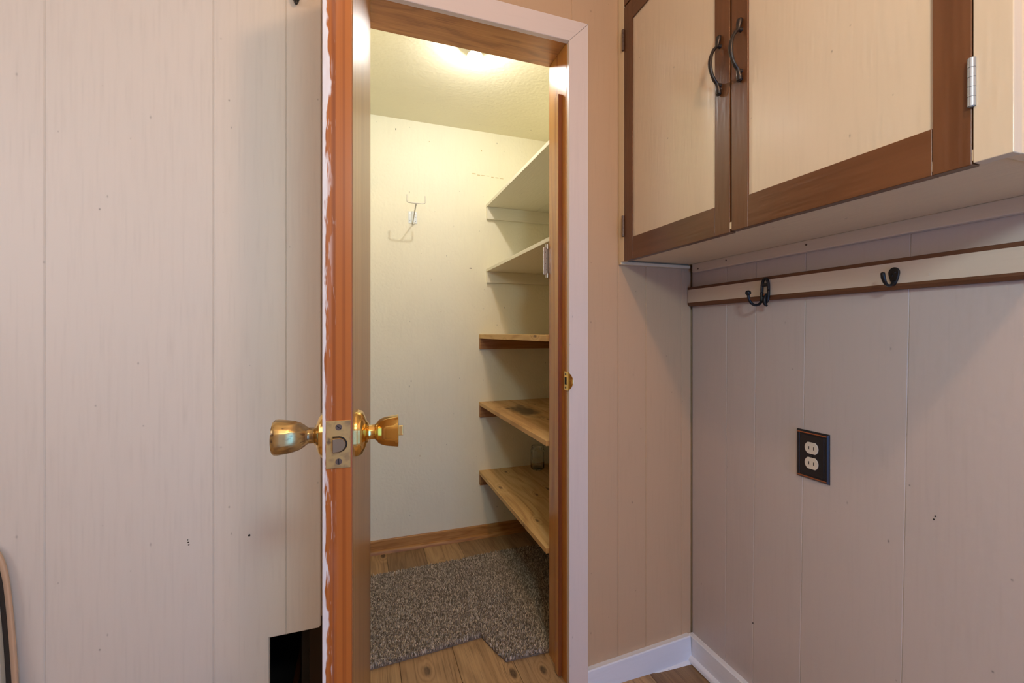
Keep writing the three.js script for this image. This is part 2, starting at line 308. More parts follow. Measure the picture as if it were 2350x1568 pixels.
// right wall panelling
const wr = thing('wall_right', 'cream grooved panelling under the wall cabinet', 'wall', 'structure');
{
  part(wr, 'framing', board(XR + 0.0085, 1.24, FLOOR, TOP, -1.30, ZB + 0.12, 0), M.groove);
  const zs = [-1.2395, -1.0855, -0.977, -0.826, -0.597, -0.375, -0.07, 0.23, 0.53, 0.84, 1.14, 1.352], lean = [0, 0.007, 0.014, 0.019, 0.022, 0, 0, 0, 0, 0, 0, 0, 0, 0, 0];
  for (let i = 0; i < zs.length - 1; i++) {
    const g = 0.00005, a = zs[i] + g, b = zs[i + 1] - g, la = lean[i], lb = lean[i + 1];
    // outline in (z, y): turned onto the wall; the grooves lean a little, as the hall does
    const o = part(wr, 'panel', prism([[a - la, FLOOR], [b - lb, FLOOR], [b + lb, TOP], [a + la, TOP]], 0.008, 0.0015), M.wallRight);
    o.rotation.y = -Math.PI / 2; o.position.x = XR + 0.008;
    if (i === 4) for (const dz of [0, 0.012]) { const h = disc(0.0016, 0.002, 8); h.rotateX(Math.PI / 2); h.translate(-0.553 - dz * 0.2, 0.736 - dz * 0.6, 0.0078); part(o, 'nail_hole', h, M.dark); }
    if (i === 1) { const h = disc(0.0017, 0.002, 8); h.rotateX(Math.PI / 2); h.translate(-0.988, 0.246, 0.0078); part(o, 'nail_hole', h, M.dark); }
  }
}
// the unseen rest of the hall, its tan surfaces and windows set for the light
{
  const wl = thing('wall_left', 'plain tan side wall of the hall, out of view, coloured to bounce warm light', 'wall', 'structure');
  const { z, y, w, h } = UNSEEN_WINDOW, a = z - w / 2, b = z + w / 2, c = y - h / 2, d = y + h / 2;
  part(wl, 'framing', merge([board(-1.62, -1.5, FLOOR, TOP, -1.24, a, 0), board(-1.62, -1.5, FLOOR, TOP, b, ZB + 0.12, 0), board(-1.62, -1.5, FLOOR, c, a, b, 0), board(-1.62, -1.5, d, TOP, a, b, 0)]), M.plain);
  const wf = thing('wall_front', 'plain tan wall behind the viewer, out of view, coloured to bounce warm light', 'wall', 'structure');
  { const { x, y, w, h } = UNSEEN_LOWWIN, a = x - w / 2, b = x + w / 2, c = y - h / 2, d = y + h / 2;
    part(wf, 'framing', merge([board(-1.62, a, FLOOR, TOP, ZB, ZB + 0.12, 0), board(b, 1.24, FLOOR, TOP, ZB, ZB + 0.12, 0), board(a, b, FLOOR, c, ZB, ZB + 0.12, 0), board(a, b, d, TOP, ZB, ZB + 0.12, 0)]), M.plain);
    const win = thing('window_2', 'unseen white framed low window behind the viewer, placed to light the right wall blue', 'window', 'structure');
    part(win, 'frame', merge([board(a, b, c, c + 0.04, ZB + 0.03, ZB + 0.08), board(a, b, d - 0.04, d, ZB + 0.03, ZB + 0.08), board(a, a + 0.04, c, d, ZB + 0.03, ZB + 0.08), board(b - 0.04, b, c, d, ZB + 0.03, ZB + 0.08)]), M.baseWhite);
    part(win, 'pane', board(a + 0.02, b - 0.02, c + 0.02, d - 0.02, ZB + 0.053, ZB + 0.057, 0), M.pane);
  }
  const ce = thing('ceiling', 'tan ceiling of the hall, out of view, coloured to bounce warm light', 'ceiling', 'structure');
  part(ce, 'slab', board(-1.62, 1.24, TOP, TOP + 0.1, -1.39, ZB + 0.12, 0), M.ceiling);
  const win = thing('window_1', 'unseen white framed window in the side wall of the hall, placed to light the cabinet', 'window', 'structure');
  part(win, 'frame', merge([board(-1.58, -1.53, c, c + 0.05, a, b), board(-1.58, -1.53, d - 0.05, d, a, b), board(-1.58, -1.53, c, d, a, a + 0.05), board(-1.58, -1.53, c, d, b - 0.05, b), board(-1.575, -1.535, c, d, z - 0.02, z + 0.02)]), M.baseWhite);
  part(win, 'sill', board(-1.55, -1.475, c - 0.03, c, a - 0.04, b + 0.04), M.baseWhite);
  part(win, 'pane', board(-1.557, -1.553, c + 0.02, d - 0.02, a + 0.02, b - 0.02, 0), M.pane);
}
// closet walls and ceiling
const CB = -2.294, CC = 2.204, CX = 1.075;
{
  const back = thing('wall_closet_back', 'pale cream back wall of the closet', 'wall', 'structure');
  part(back, 'plaster', board(-0.24, 1.2, -0.06, CC + 0.1, CB - 0.1, CB, 0), M.closet);
  const left = thing('wall_closet_left', 'pale cream left wall of the closet', 'wall', 'structure');
  part(left, 'plaster', board(-0.14, -0.06, -0.06, CC + 0.1, CB, -1.376, 0), M.closet);
  const right = thing('wall_closet_right', 'pale cream right wall of the closet behind the shelves', 'wall', 'structure');
  part(right, 'plaster', board(CX, 1.2, -0.06, CC + 0.1, CB, -1.376, 0), M.closet);
  const front = thing('wall_closet_front', 'closet side of the wall round the door', 'wall', 'structure');
  part(front, 'plaster', merge([board(JX1 + 0.016, CX, 0, CC, -1.384, -1.3755, 0), board(JX0 - 0.016, JX1 + 0.016, HEAD + 0.018, CC, -1.384, -1.3755, 0), board(-0.06, JX0 - 0.016, 0, CC, -1.384, -1.3755, 0)]), M.closet);
  const c = thing('ceiling_closet', 'pale yellow low ceiling of the closet', 'ceiling', 'structure');
  part(c, 'slab', board(-0.14, 1.2, CC, CC + 0.1, CB, -1.376, 0, 0), M.closetCeil);
  // chips and old pencil-thin filler marks on the back wall
  const chip = (x, y, w, h, m) => part(back, 'chip', board(x - w / 2, x + w / 2, y - h / 2, y + h / 2, CB - 0.001, CB + 0.0006, 0.0003), m);
  const fill = mat({ c: [0.66, 0.53, 0.30], roughness: 0.8 });
  for (let i = 0; i < 7; i++) chip(0.578 + i * 0.026, 1.968 - i * 0.0012 + rr(-0.002, 0.002), rr(0.012, 0.024), rr(0.002, 0.006), fill);
  chip(0.559, 1.458, 0.012, 0.004, M.dark); chip(0.168, 2.148, 0.003, 0.009, M.dark); chip(0.338, 2.11, 0.004, 0.004, fill); chip(0.62, 2.10, 0.006, 0.008, fill);
  chip(0.245, 0.86, 0.003, 0.008, M.screw); chip(0.29, 0.47, 0.003, 0.009, fill); chip(0.40, 1.22, 0.004, 0.004, fill);
}
// dark void behind the notch in the panelling
{
  const v = thing('wall_void', 'dark hollow behind the notch cut in the panelling', 'recess', 'structure');
  part(v, 'lining', merge([board(-0.62, -0.60, -0.1, 0.6, -2.0, -1.376, 0), board(-0.62, -0.14, -0.1, 0.6, -2.02, -2.0, 0), board(-0.62, -0.14, 0.6, 0.62, -2.02, -1.376, 0), board(-0.62, -0.05, -0.12, -0.1, -2.02, -1.25, 0), board(-0.16, -0.1402, -0.1, 0.6, -2.0, -1.3762, 0)]), M.dark);
  part(v, 'void_panel', board(-0.1395, -0.030, -0.098, 0.355, -1.3755, -1.3705, 0.001, 1), mat({ c: [0.055, 0.035, 0.022], roughness: 0.8 }));
  part(v, 'floor_panel', board(-0.192, -0.056, -0.098, -0.05, -1.99, -1.256, 0.001, 2), mat({ c: [0.12, 0.08, 0.05], roughness: 0.8 }));
  part(v, 'floor_strip', board(-0.212, -0.193, -0.098, -0.043, -1.99, -1.256, 0.002, 2), M.firRed);
}

// ================================================================== DOOR FRAME AND CASING
{
  const t = thing('trim_1', 'varnished wooden door frame lining the closet opening', 'door frame', 'structure');
  part(t, 'jamb', board(JX1, JX1 + 0.019, FLOOR, HEAD + 0.02, JZ, ZW + 0.001, 0.0012, 1), M.fir);
  part(t, 'jamb', board(JX0 - 0.019, JX0, FLOOR, HEAD + 0.02, JZ, ZW + 0.001, 0.0012, 1), M.fir);
  part(t, 'header', board(JX0, JX1, HEAD, HEAD + 0.02, JZ, ZW + 0.001, 0.0012, 0), M.firHeader);
  part(t, 'threshold', board(JX0 + 0.0005, JX1 - 0.0005, FLOOR + 0.0005, -0.0005, -1.2378, -1.228, 0.0012, 0), M.pineDark);
  part(t, 'stop', merge([board(JX1 - 0.0135, JX1 - 0.0002, 0.004, 1.876, -1.300, -1.2735, 0.0015, 1)]), M.fir);
  part(t, 'stop_edge', board(JX1 - 0.0132, JX1 - 0.0004, 0.004, 1.8755, -1.2737, -1.2722, 0.0006, 1), M.firRed, 'dark red front edge of the stop');
  const s = sub(t, 'strike_plate'); s.position.set(JX1, 0.957, -1.247);
  // bent outwards past the casing's face
  const W2 = 24, H2 = 12, pp = [], ii = [];
  for (let i = 0; i <= W2; i++) { const x = -0.011 + 0.0478 * i / W2, hh = x < 0.020 ? 0.0295 : 0.0295 * Math.sqrt(Math.max(0.02, 1 - ((x - 0.020) / 0.0172) ** 2)); const k = Math.max(0, x - 0.0255); for (let j = 0; j <= H2; j++) pp.push(0.0 + k * k * 75, -hh + 2 * hh * j / H2, x); }
  const nTop = pp.length / 3; for (let i = 0; i < nTop; i++) pp.push(pp[i * 3] - 0.0013, pp[i * 3 + 1], pp[i * 3 + 2]);
  const at = (i, j, b) => b * nTop + i * (H2 + 1) + j;
  for (let i = 0; i < W2; i++) for (let j = 0; j < H2; j++) for (const b of [0, 1]) { const q = [at(i, j, b), at(i + 1, j, b), at(i, j + 1, b), at(i + 1, j + 1, b)]; b ? ii.push(q[0], q[1], q[2], q[1], q[3], q[2]) : ii.push(q[0], q[2], q[1], q[1], q[2], q[3]); }
  for (let i = 0; i < W2; i++) for (const j of [0, H2]) ii.push(at(i, j, 0), at(i + 1, j, 0), at(i, j, 1), at(i + 1, j, 0), at(i + 1, j, 1), at(i, j, 1));
  for (let j = 0; j < H2; j++) for (const i of [0, W2]) ii.push(at(i, j, 0), at(i, j + 1, 0), at(i, j, 1), at(i, j + 1, 0), at(i, j + 1, 1), at(i, j, 1));
  let pl = new THREE.BufferGeometry(); pl.setAttribute('position', new THREE.Float32BufferAttribute(pp, 3)); pl.setIndex(ii); pl = toCreasedNormals(pl, 0.6);
  part(s, 'lip', uvm(pl, 1, 9), M.brass).position.set(-0.0012, 0, 0);
  part(s, 'hole', board(-0.0030, -0.0024, -0.0115, 0.0115, -0.001, 0.012, 0.0002), M.slot);
  for (const y of [-0.021, 0.021]) { const d = disc(0.0033, 0.0012, 14); d.rotateZ(Math.PI / 2); part(s, 'screw', d, M.screw).position.set(-0.0028, y, 0.005); }
}
{
  const t = thing('trim_2', 'cream painted mitred casing round the closet doorway', 'door casing', 'structure');
  const z = -1.2398, d = 0.018, W = 0.0665, xi = JX1 + 0.0004, yt = HEAD - 0.004;
  const a = part(t, 'side_casing', prism([[xi, FLOOR + 0.002], [xi + W, FLOOR + 0.002], [xi + W, yt + W - 0.0008], [xi, yt - 0.0008]], d, 0.0014), M.trim); a.position.z = z;
  const b = part(t, 'head_casing', prism([[JX0 + 0.001, yt], [xi, yt], [xi + W, yt + W], [JX0 - W, yt + W]], d, 0.0014, 0), M.trim); b.position.z = z;
  const c = part(t, 'side_casing', prism([[JX0 + 0.001 - W + 0.006, FLOOR + 0.002], [JX0 + 0.001, FLOOR + 0.002], [JX0 + 0.001, yt - 0.0008], [JX0 + 0.001 - W + 0.006, yt + W - 0.007]], d, 0.0014), M.fir); c.position.z = z;
}

// ================================================================== CLOSET DOOR, STANDING OPEN
{
  const W = 0.604, T = 0.0388, H0 = 0.006, H1 = 2.016;
  const d = thing('door_1', 'varnished wooden closet door standing open edge-on with brass knobs', 'door', 'structure', [0.0245, 0, -1.2165 - 0.0205]);
  d.rotation.y = Math.atan2(0.0348, 0.603);
  // local frame: +z runs from the hinge to the latch edge, the closet-side face is x = 0, the hall-side face x = -T
  d.rotation.y *= -1;
  const core = board(-T + 0.0008, -0.0008, H0, H1, 0, W - 0.0008, 0.001, 1);
  part(d, 'leaf', core, M.doorPaint);
  part(d, 'closet_face', board(-0.0012, 0, H0, H1, 0, W - 0.0012, 0.0006, 1), M.doorFace, 'varnished closet-side face');
  const eg = board(-T, -0.0006, H0, H1, W - 0.0025, W, 0.0011, 1), ep = eg.attributes.position, eu = eg.attributes.uv;
  for (let i = 0; i < ep.count; i++) eu.setXY(i, clamp((ep.getX(i) + T) / T, 0.004, 0.996), (ep.getY(i) - H0) / (H1 - H0));
  part(d, 'latch_edge', eg, M.doorEdge, 'worn red-brown latch edge with rubbed white paint');
  const ky = 0.9575, kz = W - 0.0605;
  // latch plate on the edge
  const lp = sub(d, 'latch_plate'); lp.position.set(-0.0185, ky - 0.001, W);
  const plate = new THREE.Shape([[-0.0152, -0.0318], [0.0152, -0.0318], [0.0152, 0.0318], [-0.0152, 0.0318]].map((q) => new THREE.Vector2(...q)));
  const hole = new THREE.Path(); hole.moveTo(-0.0075, -0.0110); hole.lineTo(0.0015, -0.0110); hole.absarc(0.0005, 0, 0.0110, -Math.PI / 2, Math.PI / 2); hole.lineTo(-0.0075, 0.0110); plate.holes.push(hole);
  const pg = uvm(new THREE.ExtrudeGeometry(plate, { depth: 0.0008, bevelEnabled: true, bevelSize: 0.0004, bevelThickness: 0.0004, bevelSegments: 1, curveSegments: 16 }), 1, 9);
  part(lp, 'face_plate', pg, M.brassPlate);
  part(lp, 'bolt_hole', board(-0.0085, 0.0118, -0.0115, 0.0115, -0.0004, 0.00005, 0), M.slot);
  const bolt = new THREE.Shape(); bolt.moveTo(-0.0058, -0.0085); bolt.lineTo(0.0002, -0.0085); bolt.absarc(0.0002, 0, 0.0085, -Math.PI / 2, Math.PI / 2); bolt.lineTo(-0.0058, 0.0085);
  const bg = uvm(new THREE.ExtrudeGeometry(bolt, { depth: 0.0095, bevelEnabled: true, bevelSize: 0.0008, bevelThickness: 0.0008, bevelSegments: 2, curveSegments: 16 }), 1, 9);
  { const p = bg.attributes.position; for (let i = 0; i < p.count; i++) if (p.getZ(i) > 0.005) p.setZ(i, p.getZ(i) - clamp((p.getX(i) + 0.006) / 0.016) * 0.0075); bg.computeVertexNormals(); }
  part(lp, 'latch_bolt', bg, mat({ c: [0.30, 0.19, 0.10], metalness: 0.8, roughness: 0.35 }));
  for (const y of [-0.0232, 0.0232]) {
    const s = disc(0.0042, 0.0010, 18); s.rotateX(Math.PI / 2); const o = part(lp, 'screw', s, M.screw); o.position.set(0.0005, y, 0.0013);
  }
  for (const [y, a] of [[-0.0232, 0.1], [0.0232, 0.9]]) { const g = new THREE.BoxGeometry(0.0011, 0.0076, 0.0004); const o = part(lp, 'screw_slot', g, M.slot); o.position.set(0.0005, y, 0.0018); o.rotation.z = a; }
  // knobs: lathed about the spindle, turned onto x
  const knob = (sgn, m, mr, turn) => {
    const k = sub(d, 'door_knob'); k.position.set(sgn > 0 ? 0 : -T, ky, kz); k.rotation.z = sgn > 0 ? -Math.PI / 2 : Math.PI / 2;
    part(k, 'rose', lathe([[0, 0], [0.0345, 0], [0.0345, 0.003], [0.0335, 0.0042], [0.0328, 0.0075], [0.030, 0.0105], [0.022, 0.0138], [0.0165, 0.0158], [0.0155, 0.0172], [0.0125, 0.0185], [0, 0.0185]], 48), mr);
    const end = sgn > 0 ? [[0.0236, 0.0545], [0.0241, 0.0575], [0.0246, 0.0605], [0.0240, 0.0613], [0.020, 0.0612], [0.0185, 0.0606], [0, 0.0604]] : [[0.0246, 0.060], [0.0254, 0.0665], [0.0252, 0.0705], [0.0240, 0.0722], [0.020, 0.0728], [0, 0.073]];
    const neck = sgn > 0 ? [[0, 0.017], [0.0115, 0.017], [0.0108, 0.020], [0.0108, 0.0268], [0.0128, 0.0283], [0.0132, 0.0298], [0.0170, 0.0322], [0.0198, 0.037], [0.0220, 0.044]] : [[0, 0.017], [0.0125, 0.017], [0.0115, 0.020], [0.0115, 0.0265], [0.0128, 0.0290], [0.0160, 0.0325], [0.0195, 0.038], [0.0222, 0.046], [0.0238, 0.054]];
    const g = lathe([...neck, ...end], 56); const uvA = g.attributes.uv; for (let i = 0; i < uvA.count; i++) uvA.setXY(i, uvA.getX(i) * 2, uvA.getY(i));
    part(k, 'grip', g, m);
    if (turn) { const b = new RoundedBoxGeometry(0.0150, 0.0085, 0.0045, 2, 0.001); b.translate(0, 0.0645, 0); part(k, 'turn_button', b, M.brass); }
  };
  knob(1, M.brass, M.brass, true); knob(-1, M.brassOld, M.brass, false);
  for (const y of [0.25, 1.75]) { const g = disc(0.0055, 0.09, 14); g.translate(-T - 0.003, y, -0.002); part(d, 'hinge', g, M.steel); }
}

// ================================================================== BASEBOARDS AND SMALL TRIMS
function baseboard(name, label, L, h, th, shoe, m) {  // runs along +x from 0 to L, its back at z = 0
  const b = thing(name, label, 'baseboard', 'structure');
  const ex = (pts) => { const s = new THREE.Shape(pts.map((q) => new THREE.Vector2(...q))); const g = new THREE.ExtrudeGeometry(s, { depth: L, bevelEnabled: false }); g.rotateY(Math.PI / 2); return uvm(toCreasedNormals(g, 0.5), 0); };
  // outline in (-z, y): rotateY(90) carries local x to -z
  part(b, 'board', ex([[0, 0], [-th, 0], [-th, h - 0.003], [-th + 0.003, h], [0, h]]), m);
  const q = []; for (let i = 0; i <= 8; i++) { const a = i / 8 * Math.PI / 2; q.push([-th - shoe * Math.cos(a), shoe * 1.35 * Math.sin(a)]); }
  part(b, 'shoe_molding', ex([[-th, 0], ...q]), m);
  return b;
}
{
  const b = baseboard('baseboard_back', 'white painted baseboard beside the door casing, dropping to the left', 0.4055, 0.098, 0.018, 0.013, M.baseWhite);
  b.position.set(0.6785, -0.0610, ZW); b.rotation.z = Math.atan2(0.0218, 0.40);
  const r = baseboard('baseboard_right', 'white painted baseboard along the right wall', 2.58, 0.083, 0.018, 0.013, M.baseWhite);
  r.rotation.y = -Math.PI / 2; r.position.set(XR, -0.026, -1.2385);
  const c = baseboard('baseboard_closet', 'brown stained baseboard with rounded shoe along the closet back wall', 1.13, 0.065, 0.011, 0.014, mat({ map: rep(tFirBrown, 5, 1.2), c: [1.15, 1.2, 1.15], roughness: 0.45 }));
  c.position.set(-0.058, 0.0002, CB);
  const t3 = thing('trim_3', 'cream ledger strip under the wall cabinet on the right wall', 'trim', 'structure');
  part(t3, 'strip', board(XR - 0.019, XR - 0.0002, 1.3165, 1.3465, -1.219, 0.6, 0.0025, 2), M.rail);
  for (const [z, y] of [[-1.07, 1.3352], [-0.81, 1.3345], [-1.19, 1.326]]) { const g = disc(0.0026, 0.002, 10); g.rotateZ(Math.PI / 2); part(t3, 'nail_hole', g, M.screw).position.set(XR - 0.0186, y, z); }
  const t4 = thing('trim_4', 'thin cream strip under the cabinet end against the door wall', 'trim', 'structure');
  part(t4, 'strip', board(0.8005, 1.0805, 1.331, 1.3415, -1.2395, -1.225, 0.002, 0), M.cabFrame);
}

// ================================================================== WALL CABINET
{
  const X0 = 0.80, Y0 = 1.3400, Y1 = 2.45;
  const c = thing('wall_cabinet', 'wall cabinet with brown framed cream doors and dark bow handles', 'cabinet');
  part(c, 'bottom_panel', board(X0 + 0.001, XR - 0.001, Y0 + 0.006, Y0 + 0.022, -1.2385, -0.3215, 0.001, 2), M.cabFrame);
  part(c, 'end_panel', board(X0 + 0.001, XR - 0.001, Y0 + 0.003, Y1, -0.337, -0.3205, 0.0015, 1), M.cabFrame);
  part(c, 'end_stile', board(X0 - 0.0005, X0 + 0.019, Y0 + 0.002, Y1, -0.3605, -0.3202, 0.0015, 1), M.cabPaint, 'cream end stile with the bright hinge');
  part(c, 'wall_stile', board(X0, X0 + 0.019, Y0 - 0.001, Y1, -1.2386, -1.2080, 0.0012, 1), M.cabFrame);
  part(c, 'carcass', board(X0 + 0.021, XR - 0.001, Y0 + 0.023, Y1, -1.2385, -0.338, 0, 1), M.dark);
  const mk = (z0, z1, y0, y1, hingeFar, handleY, hingeMat) => {       // a framed door whose face is x = X0
    const d = sub(c, 'door'); const s = 0.0445, rl = 0.0700, T = 0.019, xf = X0, xb = X0 + T;
    part(d, 'stile', board(xf, xb, y0, y1, z0, z0 + s, 0.0014, 1), M.brown); part(d, 'stile', board(xf, xb, y0, y1, z1 - s, z1, 0.0014, 1), M.brown);
    part(d, 'rail', board(xf + 0.0002, xb, y0, y0 + rl, z0 + s + 0.0002, z1 - s - 0.0002, 0.0012, 2), M.brown); part(d, 'rail', board(xf + 0.0002, xb, y1 - 0.062, y1, z0 + s + 0.0002, z1 - s - 0.0002, 0.0012, 2), M.brown);
    part(d, 'panel', board(xf + 0.0045, xb - 0.002, y0 + rl - 0.004, y1 - 0.058, z0 + s - 0.004, z1 - s + 0.004, 0, 1), M.cabPaint);
    if (handleY) {                                                    // bow handle standing proud of the meeting stile
      const hz = hingeFar ? z1 - 0.0275 : z0 + 0.0275;
      const path = [[0.0045, 0.0675], [0.006, 0.060], [0.0075, 0.052], [0.010, 0.0440], [0.0165, 0.0375], [0.0235, 0.027], [0.0285, 0.013], [0.030, 0], [0.0285, -0.013], [0.0235, -0.027], [0.0165, -0.0375], [0.010, -0.0440], [0.0075, -0.052], [0.006, -0.060], [0.0045, -0.0675]];
      const g = sweep(path.map(([o, y]) => [-o, y, 0]), [0.0066, 0.0068, 0.0050, 0.0042, 0.0046, 0.0040, 0.0046, 0.0052, 0.0056, 0.0052, 0.0046, 0.0040, 0.0046, 0.0042, 0.0050, 0.0068, 0.0066], 72, 14, 0.82, [0, 0, 1]);
      const posts = [-1, 1].map((q) => { const k = new THREE.CylinderGeometry(0.0040, 0.0052, 0.010, 12); k.rotateZ(Math.PI / 2); k.translate(-0.0048, q * 0.046, 0); return k; });
      const tips = [-1, 1].map((q) => { const k = new THREE.SphereGeometry(0.0066, 14, 10); k.scale(0.62, 0.55, 1.0); k.translate(-0.0046, q * 0.0672, 0); return k; });
      const h = part(d, 'handle', merge([g, ...posts, ...tips]), M.bronze, 'dark bronze bow handle'); h.position.set(xf, handleY, hz);
    }
    for (const y of [y0 + 0.1055, y1 - 0.1115]) {                     // butt hinge knuckles
      const hz = hingeFar ? z0 - 0.0012 : z1 + 0.0012, rings = [];
      for (let i = 0; i < 5; i++) { const k = new THREE.CylinderGeometry(0.0044, 0.0044, 0.0128, 14); k.translate(0, (i - 2) * 0.0134, 0); rings.push(k); }
      const pin = new THREE.CylinderGeometry(0.0030, 0.0030, 0.068, 10); rings.push(pin);
      part(d, 'hinge', merge(rings), hingeMat).position.set(xf - 0.0030, y + 0.0075, hz);
    }
  };
  mk(-1.2068, -0.7818, 1.3385, 2.1540, true, 1.7365, M.screw); mk(-0.7768, -0.3618, 1.3405, 2.1545, false, 1.7365, M.zinc);
  mk(-1.2068, -0.7818, 2.159, 2.44, true, 0, M.screw); mk(-0.7768, -0.3618, 2.159, 2.44, false, 0, M.zinc);
}

// ================================================================== HOOK RAIL AND HOOKS
{
  const r = thing('hook_rail', 'long cream hook rail with brown painted edges on the right wall', 'rail');
  const prof = (pts, z0, z1) => { const s = new THREE.Shape(pts.map((q) => new THREE.Vector2(...q))); const g = new THREE.ExtrudeGeometry(s, { depth: z1 - z0, bevelEnabled: false }); g.translate(0, 0, z0); return uvm(g, 2); };
  const z0 = -1.2375, z1 = 0.7, f = XR - 0.020;
  part(r, 'board', prof([[XR - 0.0002, 1.2045], [f, 1.2130], [f, 1.2595], [f + 0.004, 1.2660], [XR - 0.0002, 1.2660]].reverse(), z0, z1), M.rail);
  part(r, 'lower_edge', prof([[XR - 0.0003, 1.2005], [f + 0.006, 1.2005], [f - 0.0006, 1.2075], [f - 0.0006, 1.2130], [XR - 0.0003, 1.2044]].reverse(), z0, z1), M.brownEdge, 'brown painted lower edge');
  part(r, 'upper_edge', prof([[f - 0.0006, 1.2580], [f - 0.0006, 1.2660], [f + 0.004, 1.2672], [f + 0.004, 1.2580]].reverse(), z0, z1), M.brownEdge, 'brown painted upper edge');
  for (const [z, y] of [[-0.785, 1.232], [-1.222, 1.235], [-0.555, 1.226]]) { const g = disc(0.0028, 0.0016, 10); g.rotateZ(Math.PI / 2); part(r, 'nail_head', g, M.rail).position.set(f, y, z); }
}
{ // looped strap hook with a ball-tipped arm
  const h = thing('coat_hook', 'black looped strap hook with a ball tip on the rail near the corner', 'hook', null, [XR - 0.0205, 1.2275, -0.925]); h.userData.group = 'black coat hooks'; h.scale.setScalar(1.16);
  const loop = []; for (let i = 0; i <= 28; i++) { const a = i / 28 * Math.PI * 2, c = Math.cos(a), s = Math.sin(a); loop.push([-0.004, 0.018 * Math.sign(s) * Math.min(1, Math.abs(s) * 1.0) + (s > 0 ? 0.011 : -0.013) * Math.abs(s) ** 0.3, 0.0092 * c]); }
  part(h, 'strap', sweep(loop, [0.0033, 0.0033], 60, 10), M.hookBlack);
  part(h, 'cross_bar', board(-0.0065, 0, 0.010, 0.0175, -0.009, 0.009, 0.001), M.hookBlack); part(h, 'cross_bar', board(-0.0065, 0, -0.014, -0.0075, -0.009, 0.009, 0.001), M.hookBlack);
  part(h, 'arm', sweep([[-0.005, -0.004, -0.009], [-0.0055, -0.022, -0.009], [-0.010, -0.031, -0.009], [-0.022, -0.0355, -0.010], [-0.034, -0.032, -0.011], [-0.042, -0.022, -0.012], [-0.0445, -0.010, -0.012]], [0.0033, 0.0033, 0.0031], 40, 10), M.hookBlack);
  const b = new THREE.SphereGeometry(0.0066, 18, 14); b.translate(-0.0445, -0.0062, -0.012); part(h, 'ball_tip', b, M.hookBlack);
  part(h, 'tongue', sweep([[-0.006, -0.010, 0.0045], [-0.011, -0.020, 0.0045], [-0.010, -0.034, 0.0045], [-0.004, -0.037, 0.0045]], [0.0032, 0.0034, 0.0030], 24, 10), M.hookBlack);
  const s = disc(0.0028, 0.0016, 12); s.rotateZ(Math.PI / 2); part(h, 'screw', s, M.copper).position.set(-0.0072, -0.0107, 0.002);
}
function spadeHook(name, label, pos, rotY) { // teardrop back plate, one upturned prong; local +z points out of the wall
  const h = thing(name, label, 'hook', null, pos); h.userData.group = 'black coat hooks'; h.rotation.y = rotY; h.scale.set(0.72, 0.82, 0.85);
  const s = new THREE.Shape(); s.moveTo(0, -0.024); s.bezierCurveTo(0.006, -0.020, 0.0125, 0.0, 0.0125, 0.0085); s.absarc(0, 0.0085, 0.0125, 0, Math.PI); s.bezierCurveTo(-0.0125, 0.0, -0.006, -0.020, 0, -0.024);
  part(h, 'back_plate', new THREE.ExtrudeGeometry(s, { depth: 0.0025, bevelEnabled: true, bevelSize: 0.0016, bevelThickness: 0.0022, bevelSegments: 4, curveSegments: 20 }), M.hookBlack);
  part(h, 'prong', sweep([[0, -0.014, 0.003], [0, -0.021, 0.008], [0, -0.0255, 0.018], [0, -0.024, 0.029], [0, -0.0155, 0.038], [0, -0.004, 0.043], [0, 0.005, 0.0445]], [0.0052, 0.0048, 0.0044, 0.0046, 0.0054, 0.0062, 0.0058], 40, 14, 0.75, [1, 0, 0]), M.hookBlack);
  const t = new THREE.SphereGeometry(0.0058, 14, 10); t.scale(1, 0.55, 0.75); t.translate(0, 0.005, 0.0445); part(h, 'prong_tip', t, M.bronze);
  for (const [x, y] of [[0.004, 0.0085], [-0.003, 0.0005]]) { const k = new THREE.SphereGeometry(0.0033, 12, 8); k.scale(1, 1, 0.6); k.translate(x, y, 0.0048); part(h, 'screw', k, M.hookBlack); }
  return h;
}
spadeHook('coat_hook', 'black teardrop coat hook on the rail, nearer than the looped hook', [XR - 0.0205, 1.2295, -0.6130], -Math.PI / 2);
spadeHook('coat_hook', 'black hook tip at the top of the left panelling beside the door', [-0.157, 1.971, ZW + 0.0002], 0);

